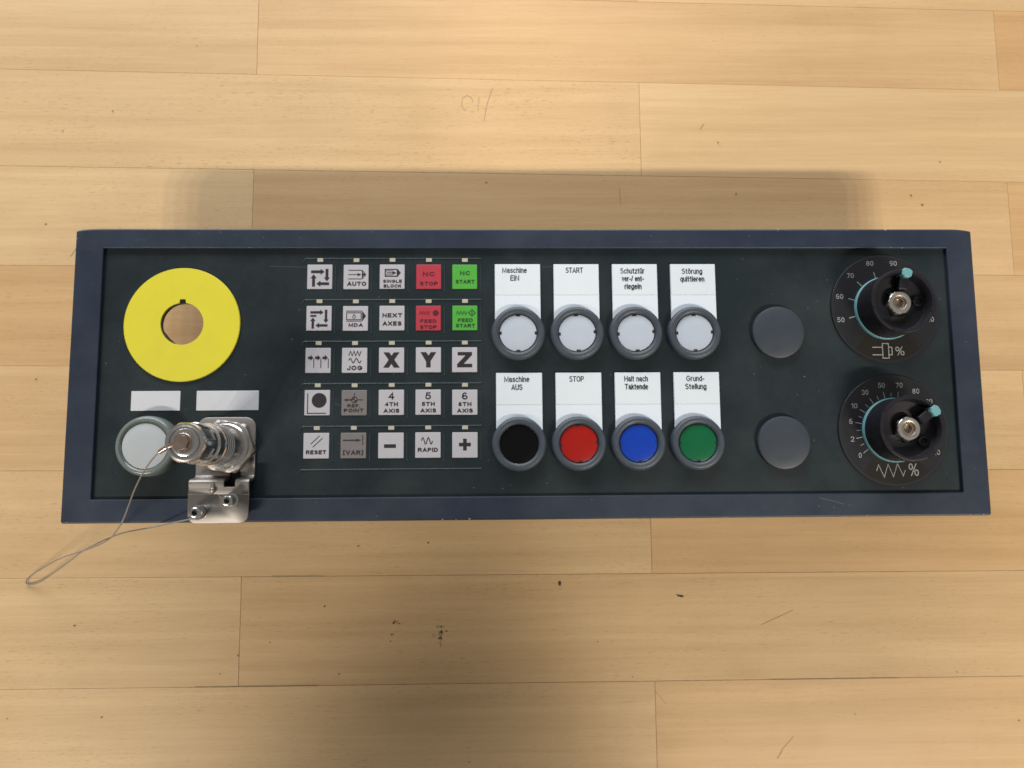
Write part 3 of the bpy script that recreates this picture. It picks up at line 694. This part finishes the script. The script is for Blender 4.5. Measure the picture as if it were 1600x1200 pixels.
vals = [('0', 173.6, -45.6, 1.6), ('2', 170.0, -37.0, 1.9), ('6', 169.6, -27.6, 1.9), ('10', 171.9, -19.3, 3.3), ('30', 178.1, -12.1, 3.7), ('50', 187.2, -8.4, 3.7), ('70', 196.8, -8.4, 3.7), ('80', 205.6, -11.6, 3.7), ('90', 212.4, -17.2, 3.7),
        ('100', *pol(D2, 11, 22.5), 5), ('110', *pol(D2, -8, 22.5), 5), ('120', 213.9, -44.3, 5.2)]
angs = [math.degrees(math.atan2(y-D2[1], x-D2[0])) % 360 for _, x, y, _ in vals[:9]]
tk = [(a, 17.4, 20.8, .30) for a in angs] + [((a+b)/2, 17.8, 20.0, .24) for a, b in zip(angs, angs[1:])]
dial(*D2, 'lower black dial scaled 0 to 120 with zigzag feed symbol', tk, vals, feed)

def knob(c, ang, lab):
    kn = obj('rotary_knob', lathe([(16.7, 2.9), (16.6, 3.2), (16.5, 16.5), (16.7, 16.9), (16.9, 17.4), (16.9, 19.2), (16.6, 19.8), (16.0, 20.0), (15.2, 19.9), (14.9, 19.4), (14.7, 14.5), (14.2, 13.8), (7.2, 12.6), (7.0, 11.0), (.5, 11.0)], 96, name='rotary_knob'), 'knob', panel, (*c, Z), smooth=40)
    kn['label'] = lab
    obj('cyan_ring', lathe([(17.1, .85), (17.1, 2.6), (16.9, 3.0), (16.5, 3.1)], 96, name='cyan_ring'), 'cyan', kn, smooth=50)
    # pointer finger and cyan tip, standing in the rim
    arm = obj('pointer_arm', slab([(6.8, -2.2), (13.2, -2.6), (13.2, 2.6), (6.8, 2.2)], 11.5, 18.2, .6, 'pointer_arm'), 'knob', kn); arm.rotation_euler = (0, 0, ang)
    tip = obj('pointer_tip', slab([(12.7, -1.3), (13.6, -2.5), (16.2, -2.9), (17.4, -1.5), (17.6, 1.2), (16.4, 2.7), (14.0, 2.6), (12.7, 1.1)], 14.0, 20.6, .5, 'pointer_tip'), 'cyan', kn); tip.rotation_euler = (0, 0, ang)
    rimm = slab([(14.95*math.cos(a_), 14.95*math.sin(a_)) for a_ in (-.16, -.05, .05, .16)] + [(16.85*math.cos(a_), 16.85*math.sin(a_)) for a_ in (.16, .05, -.05, -.16)], 17.0, 20.25, .15, 'rim_lug')
    for da in (1.75, 3.1, 4.7):
        w = obj('rim_lug', rimm, 'knob', kn); w.rotation_euler = (0, 0, ang+da)
    for da in (-1.3,):                       # sockets for the missing cap's pegs
        w = obj('peg_socket', lathe([(2.6, 13.0), (2.6, 14.6), (2.0, 14.7), (1.8, 12.9)], 24, name='peg_socket'), 'knob', kn, smooth=40)
        w.location = (10.6*math.cos(ang+da)*S, 10.6*math.sin(ang+da)*S, 0)
    nm = lathe([(6.9, 10.9), (6.9, 14.6), (6.6, 15.4), (6.05, 16.1), (5.6, 16.5), (4.3, 16.6), (3.7, 16.4), (3.45, 15.8), (3.4, 13.0)], 96, clip={0: 5.9, 1: 5.9, 2: 5.9, 3: 5.9}, name='nut')
    nu = obj('nut', nm, 'nickel', kn, smooth=30); nu.rotation_euler = (0, 0, ang+.35)
    obj('shaft', lathe([(3.35, 11.2), (3.35, 15.0), (3.0, 15.4), (2.3, 15.4), (2.1, 14.9), (2.0, 13.4), (.01, 13.2)], 40, name='shaft'), 'brass', kn, smooth=30)
knob(D1, math.radians(80), 'upper black knob without its cap, cyan pointer near the 90 mark')
knob(D2, math.radians(36), 'lower black knob without its cap, cyan pointer near the 90 mark')

# ---- key bracket: stepped stainless plate
X0, X1 = -174.2, -144.0; zt0, zt1 = H-.4, H+8.4      # top of the lower (far) and raised (near) leaf
th = 1.5; SX0, SX1 = -156.5, -151.0
def leaf_profile():
    p = [(-44.0, zt0), (-51.5, zt0), (-53.6, zt0+.25), (-54.6, zt0+1.4), (-55.0, zt0+3), (-55.2, zt1-2.2), (-55.6, zt1-.7), (-56.6, zt1+.25), (-57.8, zt1+.35), (-59.2, zt1+.05), (-60.4, zt1), (-63.0, zt1)]
    return p
bm = bmesh.new()
prof = leaf_profile()
def strip(xa, xb, skip=None):
    for i in range(len(prof)-1):
        (ya, za), (yb, zb) = prof[i], prof[i+1]
        if skip and skip[0] < (ya+yb)/2 < skip[1]: continue
        v = [bm.verts.new(q) for q in ((xa, ya, za), (xb, ya, za), (xb, yb, zb), (xa, yb, zb))]
        bm.faces.new(v)
for xa, xb, sk in ((X0, SX0, None), (SX0, SX1, (-59.0, -52.2)), (SX1, X1, None)): strip(xa, xb, sk)
# the two flat leaves with rounded outer corners
up = rrect(X0, X1, -44.0, -23.5, (.01, .01, 5.5, 5.5), 6); lo = rrect(X0, X1, -77.4, -63.0, (4.2, 4.2, .01, .01), 6)
for o, z in ((up, zt0), (lo, zt1)):
    bm.faces.new([bm.verts.new((x, y, z)) for x, y in o])
bmesh.ops.remove_doubles(bm, verts=bm.verts, dist=.03)
bmesh.ops.recalc_face_normals(bm, faces=bm.faces)
for f in bm.faces: f.normal_update()
if sum(f.normal.z for f in bm.faces) < 0: bmesh.ops.reverse_faces(bm, faces=bm.faces)
bmesh.ops.scale(bm, vec=(S, S, S), verts=bm.verts)
me = bpy.data.meshes.new('key_bracket'); bm.to_mesh(me); bm.free()
br = obj('key_bracket', me, 'steel', panel, smooth=40); br['label'] = 'stepped stainless bracket with slot, holding the chromed cylinder'
so_ = br.modifiers.new('thickness', 'SOLIDIFY'); so_.thickness = th*S; so_.offset = -1
bv = br.modifiers.new('edge', 'BEVEL'); bv.width = .25*S; bv.segments = 2; bv.limit_method = 'ANGLE'
# spacer under the raised leaf, carrying the screws down to the frame
obj('spacer', slab(rrect(-171, -147, -75, -64, 1.5), H, zt1-th-.05, .2), 'notch', br)
obj('peg', lathe([(1.6, 0), (1.6, .9), (1.2, 1.5), (.5, 1.8), (.01, 1.85)], 24, name='peg'), 'steel', br, (-161.9, -60.9, zt1), smooth=50)
obj('rib', tube([(-161.9, -57.2, zt1-.1), (-161.9, -60.0, zt1-.1)], 1.2, 12, 'rib'), 'steel', br, smooth=60)
def screw(x, y, hgt):
    s = obj('screw', lathe([(3.6, 0), (3.6, .9), (2.9, .95), (2.85, hgt-1.0), (2.65, hgt-.35), (2.2, hgt), (1.55, hgt), (1.5, hgt-1.8), (.01, hgt-2.0)], 36, clip={6: 1.35, 7: 1.3}, name='screw'), 'chrome', br, (x, y, zt1), smooth=40)
    obj('hex_socket', lathe([(1.42, hgt-1.4), (.01, hgt-1.45)], 6, name='hex_socket'), 'notch', s)  # dark disc put in for the shade down the socket
screw(-152.3, -66.0, 7.8); screw(-167.9, -71.7, 7.8)

# ---- hex nut and chromed cylinder
KX, KY = -157.7, -38.7
hn = obj('hex_nut', lathe([(14.6, 0), (14.6, 3.6), (13.6, 4.5), (12.6, 4.9), (10.0, 4.9)], 96, clip={0: 12.9, 1: 12.9, 2: 12.9}, name='hex_nut'), 'steel', br, (KX, KY, zt0), smooth=30)
hn.rotation_euler = (0, 0, .35)
zb = zt0 + 4.5
prof = [(11.6, .4), (11.6, 1.5), (11.0, 2.0), (10.2, 2.1), (10.2, 16.6)]
z_ = 17.0
for g in range(4):
    prof += [(10.2, z_), (9.4, z_+.4), (9.4, z_+1.3), (10.2, z_+1.7)]; z_ += 2.7
prof += [(10.2, 28.4), (9.9, 28.9), (9.7, 29.2), (9.7, 35.6), (9.3, 36.2), (8.7, 36.4), (8.7, 38.6), (9.2, 39.0), (9.6, 39.5), (9.6, 41.5)]
i0 = len(prof); prof += [(a_, b_+2.5) for a_, b_ in [(9.6, 40.2), (9.6, 40.6), (9.55, 49.0), (9.2, 50.6), (8.5, 51.6), (7.8, 51.8), (7.0, 51.6), (6.85, 50.4), (6.35, 50.4), (6.2, 51.7), (5.6, 52.0), (4.7, 52.05), (4.55, 51.75), (4.2, 51.75), (4.0, 52.1), (.01, 52.1)]]
ck = obj('key_cylinder', lathe(prof, 96, clip={i0+1: 9.0, i0+2: 8.95, i0+3: 8.9}, name='key_cylinder'), 'chrome', panel, (KX, KY, zb), smooth=28)
ck['label'] = 'tall chromed key cylinder standing on the bracket'; ck.rotation_euler = (0, 0, .5)
bo_ = obj('bolt_head', lathe([(3.5, 52.0), (3.5, 54.2), (3.2, 54.6), (.01, 54.7)], 48, clip={0: 3.1, 1: 3.1, 2: 3.0}, name='bolt_head'), 'tinted_metal', ck, (-.8, .3, 2.5), smooth=28)
bo_.rotation_euler = (0, 0, .2)
obj('eyelet', lathe([(4.1, 52.2), (4.3, 52.5), (4.1, 52.9), (3.2, 52.9), (3.1, 52.3)], 36, name='eyelet'), 'tinted_metal', ck, (-.8, .3, 2.5), smooth=50)

# ---- steel cable with crimped ends
cab = [(-165.4, -40.6, 57.0), (-169.9, -43.1, 56.0), (-173.9, -46.7, 54.0), (-180.9, -53.2, 47.0), (-187.9, -60.2, 38.0), (-195.1, -67.5, 27.0), (-203.0, -75.1, 15.0), (-210.2, -80.4, 5.0), (-219.3, -85.9, -6.0), (-232.2, -90.6, -18.0), (-246.4, -94.6, -29.0),
       (-262.0, -99.0, -40.0), (-277.9, -105.8, -51.0), (-287.9, -111.1, -57.0), (-290.3, -114.1, -58.8), (-288.4, -115.3, -59.3), (-281.9, -114.0, -57.0), (-270.7, -108.0, -51.0), (-258.4, -101.0, -43.0), (-246.9, -94.6, -34.0), (-236.2, -90.3, -26.0),
       (-223.9, -85.9, -17.0), (-213.2, -82.8, -10.0), (-200.6, -80.6, -3.0), (-188.8, -78.4, 3.0), (-177.5, -76.1, 8.0), (-171.2, -75.0, 11.0)]
cab = [(x, y, z+H) for x, y, z in cab] + [(-167.0, -74.9, H+11.6), (-164.9, -72.6, H+11.8), (-165.8, -69.6, H+11.8), (-168.5, -68.7, H+11.8), (-170.9, -70.6, H+11.9), (-170.8, -73.4, H+12.0)]
pts = catmull(cab, 10)
cb = obj('cable', tube(pts, .37, 8, 'cable'), 'cable', panel, smooth=60); cb['label'] = 'thin steel cable looped out over the table edge of the panel'
obj('crimp', tube([(-162.0, -39.6, H+58.0), (-164.2, -40.3, H+57.2), (-166.6, -41.2, H+56.9), (-169.6, -42.9, H+56.1)], [1.5, 1.35, 1.25, 1.0], 12, 'crimp'), 'tinted_metal', cb, smooth=50)

# ---- wear: chipped edges and faint scratches on the panel
ch = Print()
for x, y, r in ((135, 77.1, .5), (134.6, 76.2, .25), (194, 77.0, .6), (197, 77.2, .4), (190, 77.2, .35), (-205, 76.9, .3), (-130, 77.1, .3), (60, 77.2, .3), (196.4, 67.0, .3), (202.6, 66.8, .35), (175, -77.0, .35), (-47, -76.9, .5), (-33, -76.8, .5), (-40, -77.1, .3), (100, -77.2, .3), (237, -76.9, .4), (230, -77.0, .3), (-238, -76.9, .3), (232, 35, .2),
                (-240.6, 71.8, .35), (-150, 66.9, .25)):
    ch.poly(blob(x, y, r, 8, .55))
ch.build('paint_chip', 'chip', panel, (0, 0, H+.02))
sf = Print()
for pts in ([(-140, 57.2), (-128, 57.0), (-117, 56.6)], [(5.8, 56.6), (9, 56.9), (13, 57.4)], [(-103.6, -16), (-102.0, -17.4), (-100.6, -17.3)], [(-118, -15), (-120, -14.9)], [(158, -69), (168, -71.5), (176, -73)], [(-218, 12), (-217.4, 12.2)]):
    sf.line(pts, .14)
for x, y, r in ((146.2, -3.3, .7), (155, 38, .35), (-150.8, -1.0, .35), (-217, 17, .3), (-162, 3, .25), (112, 50, .3), (220, -55, .3)): sf.poly(blob(x, y, r, 7, .7))
sf.build('scuff', 'scuff', panel, (0, 0, Z+.03))
ff = Print(); ff.line([(150, -67.5), (158, -69.5), (163, -71)], .3); ff.poly(blob(166, -71.5, .7, 8, .4)); ff.line([(-210, 71), (-204, 71.1)], .12); ff.line([(60, 70), (74, 70.4)], .1)
ff.build('scuff', 'scuff', panel, (0, 0, H+.03))
